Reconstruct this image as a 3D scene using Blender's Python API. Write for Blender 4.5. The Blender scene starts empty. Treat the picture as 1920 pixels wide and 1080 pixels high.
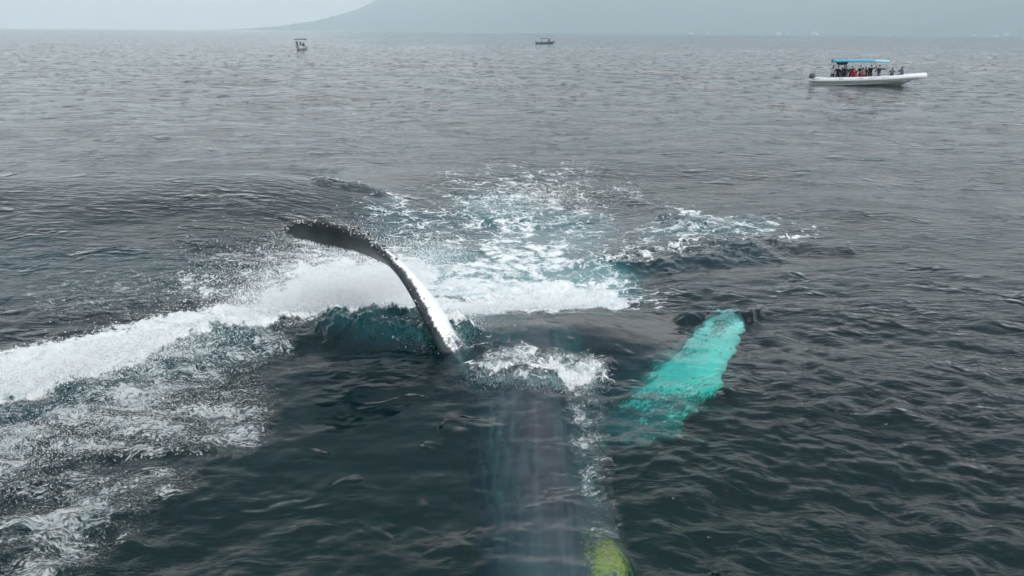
import bpy, bmesh, math, random
import numpy as np
from mathutils import Vector, Matrix

random.seed(7)
rng = np.random.default_rng(11)
R = math.radians
scn = bpy.context.scene
col = scn.collection

# ------------------------------------------------------------------ camera
CAM_H, FPX, PITCH, ROLL = 5.0, 1400.0, R(18.92), R(0.48)
cam_d = bpy.data.cameras.new('camera')
cam_d.sensor_width = 36.0
cam_d.lens = 36.0 * FPX / 1920.0
cam_d.clip_start = 0.1
cam_d.clip_end = 90000
cam = bpy.data.objects.new('camera', cam_d)
col.objects.link(cam)
CAM_M = Matrix.Rotation(R(90) - PITCH, 4, 'X') @ Matrix.Rotation(ROLL, 4, 'Z')
cam.matrix_world = Matrix.Translation((0, 0, CAM_H)) @ CAM_M
scn.camera = cam
CM = np.array(CAM_M.to_3x3())


def ray(px, py):
    return CM @ np.array([(px - 960) / FPX, -(py - 540) / FPX, -1.0])


def on_z(px, py, z=0.0):
    d = ray(px, py)
    t = (z - CAM_H) / d[2]
    return np.array([d[0] * t, d[1] * t, z])


def at_y(px, py, Y):
    d = ray(px, py)
    t = Y / d[1]
    return np.array([d[0] * t, Y, CAM_H + d[2] * t])


def plan_px(X, Y, Z=0.0):
    """where a point of the sea plane lies in the survey photograph (used to place foam patches on the sea)"""
    P = np.stack([X, Y, np.broadcast_to(Z - CAM_H, X.shape)], 0)
    c = CM.T @ P.reshape(3, -1)
    w = np.maximum(-c[2], 1e-3)
    bad = -c[2] < 0.05
    px = 960 + FPX * c[0] / w
    py = 540 - FPX * c[1] / w
    px[bad] = -99999
    py[bad] = 99999
    return px.reshape(X.shape), py.reshape(X.shape)


# ------------------------------------------------------------------ world, sun, exposure
world = bpy.data.worlds.new('World')
scn.world = world
world.use_nodes = True
wn, wl = world.node_tree.nodes, world.node_tree.links
wn.clear()
w_out = wn.new('ShaderNodeOutputWorld')
w_bg = wn.new('ShaderNodeBackground')
w_bg.inputs['Strength'].default_value = 0.1
sky = wn.new('ShaderNodeTexSky')
sky.sky_type = 'NISHITA'
sky.sun_disc = False
SUN_EL, SUN_AZ = R(48), R(135)
sky.sun_elevation = SUN_EL
sky.sun_rotation = SUN_AZ
sky.dust_density = 3.0
tc = wn.new('ShaderNodeTexCoord')
sep = wn.new('ShaderNodeSeparateXYZ')
wl.new(tc.outputs['Generated'], sep.inputs[0])
ramp = wn.new('ShaderNodeValToRGB')          # overcast cloud deck: brightest low down, darkened midway to dim reflections in near water
cr = ramp.color_ramp
cr.elements[0].position = 0.0
cr.elements[0].color = (0.86, 0.76, 0.73, 1)
cr.elements[1].position = 1.0
cr.elements[1].color = (0.36, 0.38, 0.40, 1)
e = cr.elements.new(0.20)
e.color = (0.88, 0.76, 0.72, 1)
e = cr.elements.new(0.65)
e.color = (0.105, 0.155, 0.185, 1)
e = cr.elements.new(0.42)
e.color = (0.19, 0.245, 0.275, 1)
wl.new(sep.outputs['Z'], ramp.inputs['Fac'])
cn = wn.new('ShaderNodeTexNoise')
cn.inputs['Scale'].default_value = 2.2
cn.inputs['Detail'].default_value = 5
cmap = wn.new('ShaderNodeMapping')
cmap.inputs['Scale'].default_value = (1, 1, 3)
wl.new(tc.outputs['Generated'], cmap.inputs[0])
wl.new(cmap.outputs[0], cn.inputs['Vector'])
cr2 = wn.new('ShaderNodeMapRange')
cr2.inputs['From Min'].default_value = 0.3
cr2.inputs['From Max'].default_value = 0.7
cr2.inputs['To Min'].default_value = 0.88
cr2.inputs['To Max'].default_value = 1.12
wl.new(cn.outputs['Fac'], cr2.inputs['Value'])
mul = wn.new('ShaderNodeMix')
mul.data_type = 'RGBA'
mul.blend_type = 'MULTIPLY'
mul.inputs['Factor'].default_value = 1
wl.new(ramp.outputs[0], mul.inputs[6])
wl.new(cr2.outputs[0], mul.inputs[7])
sc_ = wn.new('ShaderNodeVectorMath')
sc_.operation = 'SCALE'
sc_.inputs['Scale'].default_value = 15.6
wl.new(mul.outputs[2], sc_.inputs[0])
mx = wn.new('ShaderNodeMix')
mx.data_type = 'RGBA'
mx.inputs['Factor'].default_value = 0.90
wl.new(sky.outputs[0], mx.inputs[6])
wl.new(sc_.outputs[0], mx.inputs[7])
wl.new(mx.outputs[2], w_bg.inputs['Color'])
wl.new(w_bg.outputs[0], w_out.inputs['Surface'])

sun_d = bpy.data.lights.new('sun', 'SUN')
sun_d.energy = 1.5
sun_d.angle = R(25)
sun_d.color = (1, 0.97, 0.93)
sun = bpy.data.objects.new('sun', sun_d)
col.objects.link(sun)
sdir = Vector((math.sin(SUN_AZ) * math.cos(SUN_EL), math.cos(SUN_AZ) * math.cos(SUN_EL), math.sin(SUN_EL)))
sun.rotation_euler = sdir.to_track_quat('Z', 'Y').to_euler()

scn.view_settings.view_transform = 'Standard'
scn.view_settings.look = 'None'
scn.view_settings.exposure = 0.85
scn.view_settings.gamma = 1.0
scn.view_settings.use_curve_mapping = False
scn.render.engine = 'CYCLES'
cy = scn.cycles
cy.use_denoising = True
cy.max_bounces = 10
cy.diffuse_bounces = 4
cy.glossy_bounces = 3
cy.transmission_bounces = 6
cy.transparent_max_bounces = 8
cy.volume_bounces = 3
cy.sample_clamp_indirect = 4.0


# ------------------------------------------------------------------ helpers
def tag(o, label=None, cat=None, group=None, kind=None):
    if label: o['label'] = label
    if cat: o['category'] = cat
    if group: o['group'] = group
    if kind: o['kind'] = kind
    return o


def empty(name, loc=(0, 0, 0), rz=0.0, rx=0.0, ry=0.0):
    o = bpy.data.objects.new(name, None)
    o.location = loc
    o.rotation_euler = (rx, ry, rz)
    o.empty_display_size = 0.2
    col.objects.link(o)
    return o


def link_mesh(name, me, mats, parent=None, smooth=True):
    if not isinstance(mats, (list, tuple)): mats = [mats]
    if len(me.materials) == 0:
        for m in mats: me.materials.append(m)
    if smooth: me.polygons.foreach_set('use_smooth', np.ones(len(me.polygons), dtype=bool))
    o = bpy.data.objects.new(name, me)
    col.objects.link(o)
    if parent: o.parent = parent
    return o


def obj(name, bm, mats, parent=None, smooth=False):
    bmesh.ops.recalc_face_normals(bm, faces=bm.faces)
    me = bpy.data.meshes.new(name)
    bm.to_mesh(me)
    bm.free()
    return link_mesh(name, me, mats, parent, smooth)


def box(bm, c, s, rot=None, taper=1.0):
    r = bmesh.ops.create_cube(bm, size=1.0)
    M = Matrix.Translation(c) @ (rot.to_4x4() if rot else Matrix()) @ Matrix.Diagonal((s[0], s[1], s[2], 1))
    for v in r['verts']:
        if v.co.z > 0:
            v.co.x *= taper
            v.co.y *= taper
        v.co = M @ v.co
    return r['verts']


def ball(bm, c, s, seg=10):
    r = bmesh.ops.create_uvsphere(bm, u_segments=seg, v_segments=max(5, seg * 2 // 3), radius=1.0)
    M = Matrix.Translation(c) @ Matrix.Diagonal((s[0], s[1], s[2], 1))
    for v in r['verts']: v.co = M @ v.co


def tube(bm, pts, rad, seg=8, cap=True, flat=1.0):
    pts = [Vector(p) for p in pts]
    n = len(pts)
    if not hasattr(rad, '__len__'): rad = [rad] * n
    rings = []
    prev = None
    for i, p in enumerate(pts):
        t = (pts[min(i + 1, n - 1)] - pts[max(i - 1, 0)]).normalized()
        if prev is None:
            up = Vector((0, 0, 1)) if abs(t.z) < 0.9 else Vector((1, 0, 0))
            a = t.cross(up).normalized()
        else:
            a = (prev - t * prev.dot(t)).normalized()
        prev = a
        b = t.cross(a).normalized()
        rings.append([bm.verts.new(p + (a * math.cos(k * 2 * math.pi / seg) + b * math.sin(k * 2 * math.pi / seg) * flat) * rad[i]) for k in range(seg)])
    for i in range(n - 1):
        for k in range(seg):
            bm.faces.new((rings[i][k], rings[i][(k + 1) % seg], rings[i + 1][(k + 1) % seg], rings[i + 1][k]))
    if cap:
        bm.faces.new(rings[0][::-1])
        bm.faces.new(rings[-1])


def loft(bm, rings, cap=True, closed=True):
    rr = [[bm.verts.new(p) for p in r] for r in rings]
    m = len(rr[0])
    for i in range(len(rr) - 1):
        for k in range(m if closed else m - 1):
            bm.faces.new((rr[i][k], rr[i][(k + 1) % m], rr[i + 1][(k + 1) % m], rr[i + 1][k]))
    if cap and closed:
        bm.faces.new(rr[0][::-1])
        bm.faces.new(rr[-1])


def mat(name, color, rough=0.6, spec=0.5, metallic=0.0, noise=0.0, scale=8.0, bump=0.0):
    m = bpy.data.materials.new(name)
    m.use_nodes = True
    nt = m.node_tree
    p = nt.nodes['Principled BSDF']
    p.inputs['Base Color'].default_value = (*color, 1)
    p.inputs['Roughness'].default_value = rough
    p.inputs['Metallic'].default_value = metallic
    p.inputs['Specular IOR Level'].default_value = spec
    t = nt.nodes.new('ShaderNodeTexCoord')
    n = nt.nodes.new('ShaderNodeTexNoise')
    n.inputs['Scale'].default_value = scale
    n.inputs['Detail'].default_value = 6
    nt.links.new(t.outputs['Object'], n.inputs['Vector'])
    if noise:
        mr = nt.nodes.new('ShaderNodeMapRange')
        mr.inputs['From Min'].default_value = 0.3
        mr.inputs['From Max'].default_value = 0.7
        mr.inputs['To Min'].default_value = 1 - noise
        mr.inputs['To Max'].default_value = 1 + noise
        nt.links.new(n.outputs['Fac'], mr.inputs['Value'])
        v = nt.nodes.new('ShaderNodeVectorMath')
        v.operation = 'SCALE'
        v.inputs[0].default_value = color
        nt.links.new(mr.outputs[0], v.inputs['Scale'])
        nt.links.new(v.outputs[0], p.inputs['Base Color'])
    if bump:
        b = nt.nodes.new('ShaderNodeBump')
        b.inputs['Distance'].default_value = bump
        nt.links.new(n.outputs['Fac'], b.inputs['Height'])
        nt.links.new(b.outputs[0], p.inputs['Normal'])
    return m


class NG:
    """tiny node-graph helper"""
    def __init__(s, mt):
        s.nt = mt.node_tree
        s.n, s.l = s.nt.nodes, s.nt.links

    def node(s, typ, ins=None, **props):
        nd = s.n.new(typ)
        for k, v in props.items(): setattr(nd, k, v)
        for k, v in (ins or {}).items():
            sock = nd.inputs[k]
            if isinstance(v, bpy.types.NodeSocket): s.l.new(v, sock)
            else: sock.default_value = v
        return nd

    def math(s, op, a, b=0.0, c=0.0, clamp=False):
        return s.node('ShaderNodeMath', {0: a, 1: b, 2: c}, operation=op, use_clamp=clamp).outputs[0]

    def ss(s, v, lo, hi, a=0.0, b=1.0):
        return s.node('ShaderNodeMapRange', {'Value': v, 'From Min': lo, 'From Max': hi, 'To Min': a, 'To Max': b}, interpolation_type='SMOOTHSTEP').outputs[0]

    def lin(s, v, lo, hi, a=0.0, b=1.0):
        return s.node('ShaderNodeMapRange', {'Value': v, 'From Min': lo, 'From Max': hi, 'To Min': a, 'To Max': b}).outputs[0]

    def mix(s, f, a, b):
        nd = s.node('ShaderNodeMix', data_type='RGBA')
        for k, v in ((0, f), (6, a), (7, b)):
            if isinstance(v, bpy.types.NodeSocket): s.l.new(v, nd.inputs[k])
            else: nd.inputs[k].default_value = v
        return nd.outputs[2]

    def shmix(s, f, a, b):
        return s.node('ShaderNodeMixShader', {0: f, 1: a, 2: b}).outputs[0]


# periodic noise fields, sampled bilinearly
def spectrum_tile(n, beta, seed, kmin=1.0):
    g = np.random.default_rng(seed)
    f = np.fft.fftfreq(n) * n
    kx, ky = np.meshgrid(f, f, indexing='ij')
    k = np.hypot(kx, ky)
    k[0, 0] = 1
    a = np.where(k >= kmin, k ** (-beta), 0)
    a[0, 0] = 0
    t = np.fft.ifft2(a * np.fft.fft2(g.standard_normal((n, n)))).real
    return ((t - t.mean()) / t.std()).astype(np.float32)


def sample(t, u, v):
    n = t.shape[0]
    u = (u % 1.0) * n
    v = (v % 1.0) * n
    i0 = np.floor(u).astype(np.int64)
    j0 = np.floor(v).astype(np.int64)
    fu, fv = u - i0, v - j0
    i0 %= n
    j0 %= n
    i1, j1 = (i0 + 1) % n, (j0 + 1) % n
    return (t[i0, j0] * (1 - fu) * (1 - fv) + t[i1, j0] * fu * (1 - fv) + t[i0, j1] * (1 - fu) * fv + t[i1, j1] * fu * fv)


def wave_tile(n, L, lmin, lmax, rms, wind, spread, seed):
    g = np.random.default_rng(seed)
    f = np.fft.fftfreq(n) * n * 2 * math.pi / L
    kx, ky = np.meshgrid(f, f, indexing='ij')
    k = np.hypot(kx, ky)
    k[0, 0] = 1
    th = np.arctan2(ky, kx) - wind
    d = np.abs(np.cos(th)) ** spread * 0.85 + 0.15
    lam = 2 * math.pi / k
    a = k ** -2.0 * np.sqrt(d) * (1 / (1 + (lmin / lam) ** 6)) * (1 / (1 + (lam / lmax) ** 6))
    a[0, 0] = 0
    F = a * np.fft.fft2(g.standard_normal((n, n)))
    h = np.fft.ifft2(F).real
    s = rms / h.std()
    dx = np.fft.ifft2(1j * kx / k * F).real * s
    dy = np.fft.ifft2(1j * ky / k * F).real * s
    return (h * s).astype(np.float32), dx.astype(np.float32), dy.astype(np.float32)


def caps(px, py, items, asp=2.0):
    """soft union of capsules: (x0,y0,x1,y1,r0,r1,value)"""
    out = np.zeros_like(px)
    for it in items:
        x0, y0, x1, y1, r0, r1, val = it[:7]
        A = it[7] if len(it) > 7 else asp
        dx, dy = (x1 - x0) / A, (y1 - y0)
        L2 = dx * dx + dy * dy + 1e-6
        qx, qy = (px - x0) / A, (py - y0)
        t = np.clip((qx * dx + qy * dy) / L2, 0, 1)
        d = np.hypot(qx - t * dx, qy - t * dy)
        r = r0 + (r1 - r0) * t
        f = np.clip(1.35 - d / r * 0.85, 0, 1)
        f = f * f * (3 - 2 * f) * val
        out = np.maximum(out, f)
    return out


# ------------------------------------------------------------------ water
def make_water_material():
    m = bpy.data.materials.new('sea_water')
    m.use_nodes = True
    g = NG(m)
    g.n.clear()
    out = g.node('ShaderNodeOutputMaterial')
    tcd = g.node('ShaderNodeTexCoord').outputs['Object']
    att = g.node('ShaderNodeAttribute', attribute_name='foam')
    sepa = g.node('ShaderNodeSeparateColor', {0: att.outputs['Color']})
    solid, lace, speck = sepa.outputs[0], sepa.outputs[1], sepa.outputs[2]
    att2 = g.node('ShaderNodeAttribute', attribute_name='body')
    sepb = g.node('ShaderNodeSeparateColor', {0: att2.outputs['Color']})
    aer, calm, far = sepb.outputs[0], sepb.outputs[1], sepb.outputs[2]
    # domain warp
    wv = g.node('ShaderNodeTexNoise', {'Vector': tcd, 'Scale': 1.7, 'Detail': 3.0})
    wv2 = g.node('ShaderNodeVectorMath', {0: wv.outputs['Color'], 1: (0.5, 0.5, 0.5)}, operation='SUBTRACT')
    wv3 = g.node('ShaderNodeVectorMath', {0: wv2.outputs[0], 'Scale': 0.85}, operation='SCALE')
    wp = g.node('ShaderNodeVectorMath', {0: tcd, 1: wv3.outputs[0]}, operation='ADD').outputs[0]
    # lace
    vo = g.node('ShaderNodeTexVoronoi', {'Vector': wp, 'Scale': 2.1}, feature='DISTANCE_TO_EDGE')
    vo2 = g.node('ShaderNodeTexVoronoi', {'Vector': wp, 'Scale': 5.2}, feature='DISTANCE_TO_EDGE')
    brk = g.node('ShaderNodeTexNoise', {'Vector': wp, 'Scale': 1.6, 'Detail': 6.0, 'Roughness': 0.65}).outputs['Fac']
    wid = g.math('MULTIPLY', lace, g.ss(brk, 0.42, 0.68, 0.0, 0.20))
    l1 = g.math('SUBTRACT', 1.0, g.math('DIVIDE', vo.outputs[0], g.math('ADD', wid, 0.0005)), clamp=True)
    wid2 = g.math('MULTIPLY', g.math('MULTIPLY', lace, lace), g.ss(brk, 0.45, 0.7, 0.0, 0.18))
    l2 = g.math('SUBTRACT', 1.0, g.math('DIVIDE', vo2.outputs[0], g.math('ADD', wid2, 0.0005)), clamp=True)
    lace_m = g.math('MULTIPLY', g.math('MAXIMUM', l1, l2), g.ss(lace, 0.03, 0.15))
    # solid broken by fbm at its rim
    fb = g.node('ShaderNodeTexNoise', {'Vector': wp, 'Scale': 3.2, 'Detail': 9.0, 'Roughness': 0.68}).outputs['Fac']
    so = g.math('ADD', g.math('MULTIPLY', solid, 1.25), g.math('MULTIPLY', g.math('SUBTRACT', fb, 0.5), 2.0))
    solid_m = g.ss(so, 0.50, 0.85)
    # speckle, wind-combed
    mp = g.node('ShaderNodeMapping', {'Vector': wp, 'Rotation': (0, 0, R(-35)), 'Scale': (0.5, 1.35, 1)}).outputs[0]
    sn = g.node('ShaderNodeTexNoise', {'Vector': mp, 'Scale': 22.0, 'Detail': 5.0, 'Roughness': 0.62}).outputs['Fac']
    sn2 = g.node('ShaderNodeTexNoise', {'Vector': mp, 'Scale': 2.4, 'Detail': 4.0}).outputs['Fac']
    sp = g.math('ADD', g.math('MULTIPLY', speck, 0.34), g.math('MULTIPLY', g.math('SUBTRACT', sn2, 0.5), 0.75))
    spt = g.math('ADD', sn, sp)
    speck_m = g.math('MULTIPLY', g.ss(spt, 0.66, 0.92), g.ss(speck, 0.02, 0.25))
    foam = g.math('MAXIMUM', g.math('MAXIMUM', lace_m, solid_m), g.math('MULTIPLY', speck_m, 0.62), clamp=True)
    # ripples
    rmap = g.node('ShaderNodeMapping', {'Vector': tcd, 'Rotation': (0, 0, R(14)), 'Scale': (0.55, 1.25, 1)}).outputs[0]
    r1 = g.node('ShaderNodeTexNoise', {'Vector': rmap, 'Scale': 3.6, 'Detail': 5.0, 'Roughness': 0.55, 'Distortion': 0.6}).outputs['Fac']
    r2 = g.node('ShaderNodeTexNoise', {'Vector': rmap, 'Scale': 0.55, 'Detail': 4.0, 'Roughness': 0.55}).outputs['Fac']
    amp1 = g.math('MULTIPLY', g.math('SUBTRACT', 1.0, calm), 0.06)
    hgt = g.math('MULTIPLY', g.math('MULTIPLY', r1, amp1), g.lin(r2, 0.3, 0.7, 0.35, 1.3))
    rm2 = g.node('ShaderNodeMapping', {'Vector': tcd, 'Rotation': (0, 0, R(8)), 'Scale': (0.8, 1.0, 1)}).outputs[0]
    r3 = g.node('ShaderNodeTexNoise', {'Vector': rm2, 'Scale': 0.95, 'Detail': 3.0, 'Roughness': 0.55, 'Distortion': 0.4}).outputs['Fac']
    crest = g.ss(r3, 0.57, 0.75)
    hgt = g.math('ADD', hgt, g.math('MULTIPLY', g.math('MULTIPLY', crest, g.math('ADD', far, 0.22)), 0.24))
    hgt = g.math('ADD', hgt, g.math('MULTIPLY', foam, 0.02))
    hgt = g.math('ADD', hgt, g.math('MULTIPLY', g.math('MULTIPLY', sn, speck), 0.05))
    bmp = g.node('ShaderNodeBump', {'Height': hgt, 'Distance': 1.0, 'Strength': 1.0}).outputs[0]
    fr = g.node('ShaderNodeFresnel', {'IOR': 1.333, 'Normal': bmp}).outputs[0]
    refr = g.node('ShaderNodeBsdfRefraction', {'Color': (1, 1, 1, 1), 'Roughness': 0.0, 'IOR': 1.16, 'Normal': bmp}).outputs[0]
    refr = g.shmix(0.8, refr, g.node('ShaderNodeBsdfTransparent').outputs[0])
    glo = g.node('ShaderNodeBsdfGlossy', {'Color': (1, 1, 1, 1), 'Roughness': 0.05, 'Normal': bmp}).outputs[0]
    vcol = g.mix(g.lin(aer, 0, .5), (0.003, 0.082, 0.140, 1), (0.02, 0.15, 0.175, 1))
    vcol = g.mix(g.ss(aer, 0.4, 1.0), vcol, (0.22, 0.36, 0.38, 1))
    veil = g.node('ShaderNodeBsdfDiffuse', {'Color': vcol}).outputs[0]  # teal surface tint standing in for light scattered up from below
    inner = g.shmix(g.math('ADD', 0.08, g.ss(aer, 0.0, 1.0, 0.0, 0.72)), refr, veil)
    water = g.shmix(fr, inner, glo)
    fcol = g.mix(g.ss(fb, 0.35, 0.62), (0.68, 0.76, 0.78, 1), (0.94, 0.94, 0.94, 1))
    fbump = g.node('ShaderNodeBump', {'Height': fb, 'Distance': 0.12, 'Strength': 1.0}).outputs[0]
    fo = g.node('ShaderNodeBsdfDiffuse', {'Color': fcol, 'Normal': fbump}).outputs[0]
    fin = g.shmix(foam, water, fo)
    g.l.new(fin, out.inputs['Surface'])
    ab = g.node('ShaderNodeVolumeAbsorption', {'Color': (0.0, 0.95, 0.88, 1), 'Density': 1.45}).outputs[0]
    g.l.new(ab, out.inputs['Volume'])
    return m


SOLID = [
    (600, 520, 770, 500, 34, 30, 0.95), (520, 560, 640, 540, 30, 30, 0.8),
    (-80, 725, 200, 662, 42, 42, 1.0), (200, 662, 420, 610, 40, 28, 1.0), (420, 615, 560, 590, 30, 34, 1.0),
    (560, 595, 720, 590, 34, 40, 1.0), (640, 560, 760, 530, 44, 40, 0.8), (720, 560, 860, 575, 34, 24, 0.95),
    (860, 580, 1000, 568, 24, 30, 1.0), (1000, 560, 1130, 552, 26, 18, 1.0), (350, 525, 400, 555, 14, 12, 0.55),
    (800, 600, 850, 640, 18, 20, 0.7), (950, 430, 1000, 500, 26, 30, 0.55), (860, 520, 1110, 540, 26, 24, 0.78),
    (880, 500, 1040, 470, 34, 34, 0.58), (990, 345, 1030, 370, 18, 18, 0.42),
    (905, 704, 1030, 706, 7, 8, 0.66), (1030, 706, 1075, 722, 9, 12, 0.75), (1075, 722, 1112, 704, 12, 8, 0.72),
    (1272, 412, 1310, 408, 6, 6, 0.6), (1490, 452, 1530, 444, 4, 4, 0.8), (1060, 415, 1110, 430, 9, 7, 0.5),
    (1250, 440, 1400, 440, 12, 10, 0.42), (1135, 498, 1290, 470, 3, 4, 0.62), (1080, 750, 1110, 790, 8, 9, 0.45),
]
LACE = [
    (940, 360, 1060, 350, 32, 30, 0.8), (740, 400, 780, 440, 30, 26, 0.8), (780, 440, 900, 420, 26, 34, 0.75),
    (960, 400, 1000, 520, 70, 70, 1.0), (860, 520, 1120, 540, 45, 35, 1.0), (1060, 420, 1180, 470, 25, 25, 0.65),
    (1170, 350, 1270, 380, 5, 8, 0.8), (1270, 380, 1310, 420, 9, 12, 0.9), (1230, 440, 1420, 440, 26, 20, 0.95),
    (1130, 498, 1290, 468, 9, 9, 0.9), (1290, 465, 1440, 460, 5, 4, 0.7), (1480, 455, 1540, 442, 9, 6, 0.8),
    (1150, 535, 1210, 560, 18, 14, 0.8), (1200, 560, 1240, 590, 12, 10, 0.6), 
     
    (700, 580, 860, 620, 25, 20, 0.7), (1045, 302, 1070, 306, 4, 3, 0.7), (880, 690, 1115, 710, 14, 16, 0.8),
    (430, 540, 560, 470, 30, 25, 0.45), (1380, 585, 1290, 600, 4, 3, 0.4),
]
SPECK = [
    (-50, 850, 380, 690, 60, 45, 0.75), (150, 800, 420, 790, 55, 50, 0.75), (-50, 960, 120, 900, 60, 50, 0.62),
    (-60, 1090, 160, 960, 70, 50, 0.72), (100, 960, 300, 900, 35, 30, 0.6), (300, 640, 480, 660, 30, 25, 0.7),
    (430, 600, 640, 470, 40, 40, 0.85), (120, 560, 330, 560, 45, 40, 0.42), (400, 640, 560, 620, 25, 20, 0.6),
    (905, 700, 1110, 705, 16, 16, 0.9), (1000, 350, 1010, 380, 30, 25, 0.55),
    (1080, 740, 1130, 800, 26, 26, 0.5, 1.0), (1125, 800, 1150, 1080, 26, 26, 0.34, 1.0), (1270, 435, 1400, 440, 20, 18, 0.6), (560, 500, 700, 470, 25, 20, 0.6),
]
AER = [
    (650, 640, 790, 650, 28, 26, 0.38), (870, 500, 1100, 520, 55, 45, 0.85), (940, 400, 1060, 440, 50, 50, 0.62), (740, 420, 900, 450, 40, 40, 0.40), (1240, 435, 1420, 440, 25, 22, 0.45),
    (1130, 540, 1180, 550, 20, 14, 0.5), (1120, 495, 1420, 480, 30, 22, 0.22), (-50, 750, 420, 640, 70, 50, 0.30),
    (760, 410, 1200, 420, 60, 50, 0.22), (1180, 760, 1240, 700, 50, 40, 0.20), (860, 600, 890, 640, 24, 24, 0.4),
    (600, 350, 680, 358, 9, 9, 0.3), (700, 560, 860, 600, 40, 40, 0.5), (420, 520, 640, 520, 40, 40, 0.2),
    (1280, 590, 1390, 580, 10, 10, 0.25), (100, 560, 300, 520, 50, 40, 0.12),
]
HEIGHT = [
    (1140, 490, 1450, 468, 26, 22, 0.16),
    (-150, 745, 200, 690, 38, 36, 0.16), (200, 690, 420, 640, 34, 30, 0.17), (420, 636, 600, 628, 28, 26, 0.09),
    (650, 630, 780, 636, 30, 30, 0.30), (780, 632, 840, 640, 26, 20, 0.25), 
     (905, 715, 1110, 722, 14, 16, 0.07), (1280, 606, 1390, 596, 11, 10, 0.11),
    (1130, 505, 1440, 470, 9, 7, 0.10), (1440, 470, 1600, 470, 8, 8, 0.12), (1170, 365, 1310, 425, 9, 9, 0.10),
    (1310, 425, 1400, 450, 8, 8, 0.08), (1050, 350, 1180, 350, 8, 8, 0.10), (600, 370, 700, 372, 9, 8, 0.14),
    (910, 400, 1080, 395, 14, 14, 0.08),
]
CALM = [
    (560, 800, 880, 900, 110, 160, 0.85), (900, 640, 1170, 650, 60, 60, 1.0), (960, 800, 1060, 1080, 90, 110, 0.7),
    (740, 380, 1150, 480, 60, 60, 0.6), (350, 900, 800, 1080, 110, 120, 0.6), (560, 660, 760, 700, 30, 30, 0.5),
    (1100, 480, 1400, 520, 30, 30, 0.4),
]

RUFFLE = [(-100, 520, 330, 520, 75, 60, 1.0), (600, 330, 760, 360, 25, 20, 0.5), (1120, 520, 1500, 540, 45, 50, 0.5), (1250, 430, 1500, 450, 30, 30, 0.3)]
WT1 = wave_tile(1024, 61.7, 0.30, 7.0, 0.030, R(100), 3.0, 3)
WT2 = wave_tile(512, 233.0, 5.0, 26.0, 0.10, R(75), 3.0, 5)
WT3 = wave_tile(512, 19.3, 0.10, 1.2, 0.013, R(95), 1.5, 9)
NZ = spectrum_tile(1024, 1.35, 21)
NZF = spectrum_tile(512, 0.9, 22)


SWELLS = [((0.25, 12.0), (1.1, 12.0), 1.5, 0.22), ((-20, 22), (-8, 22), 4.0, 0.72), ((5, 19.5), (9.5, 21.5), 1.8, 0.16), ((9, 40), (24, 44), 4, 0.25)]


def sea_fields(X, Y, dr):
    px, py = plan_px(X, Y)
    # ragged outlines
    wx = sample(NZ, X / 9.0, Y / 9.0) * 14
    wy = sample(NZ, X / 9.0 + .37, Y / 9.0 + .61) * 7
    qx, qy = px + wx, py + wy
    solid, lace, speck = caps(qx, qy, SOLID), caps(qx, qy, LACE), caps(qx, qy, SPECK)
    aer, calm, hg = caps(qx, qy, AER), caps(qx, qy, CALM), caps(px + wx * .8, py + wy * .35, HEIGHT) * (0.85 + 0.3 * sample(NZ, X / 7.0 + .3, Y / 7.0))
    for (a, b, w_, hh) in SWELLS:
        (ax, ay), (bx, by) = a, b
        t_ = np.clip(((X - ax) * (bx - ax) + (Y - ay) * (by - ay)) / ((bx - ax) ** 2 + (by - ay) ** 2), 0, 1)
        d_ = np.hypot(X - ax - t_ * (bx - ax), Y - ay - t_ * (by - ay)) / w_
        hg = hg + hh * np.exp(-d_ * d_)
    # unrotated + rotated samples of the wave fields
    ca, sa = math.cos(0.4), math.sin(0.4)
    f1 = np.clip(1.6 - dr / 0.9, 0.25, 1)
    f3 = np.clip(1.5 - dr / 0.10, 0, 1)
    h = sample(WT2[0], X / 233, Y / 233)
    ruf = caps(qx, qy, RUFFLE) + 0.35 * np.clip(sample(NZ, X / 60 + .1, Y / 60 + .8), -1, 1.5) * (1 - calm)
    k1 = (1 + 0.4 * ruf) * (1 - 0.7 * calm) * f1 * (0.8 + 0.25 * sample(NZ, X / 90, Y / 90))
    h1 = sample(WT1[0], X / 61.7, Y / 61.7)
    dx = sample(WT1[1], X / 61.7, Y / 61.7) * k1
    dy = sample(WT1[2], X / 61.7, Y / 61.7) * k1
    k3 = (1 - 0.8 * calm) * f3 * (1 + 0.8 * ruf + 1.2 * speck)
    h = h + h1 * k1 + sample(WT3[0], X / 19.3, Y / 19.3) * k3
    lump = (sample(NZ, X / 4.0, Y / 4.0) * 0.045 + sample(NZF, X / 2.1, Y / 2.1) * 0.012)
    z = h + hg + lump * np.clip(solid * 1.5, 0, 1) * f3 + sample(NZF, X / 1.3, Y / 1.3) * 0.010 * speck * f3
    return z, dx * 0.8, dy * 0.8, solid, lace, speck, np.maximum(aer, 0.25 * caps(qx, qy, RUFFLE)), calm, 1 - f1 + 0.15 * caps(qx, qy, RUFFLE)


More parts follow.
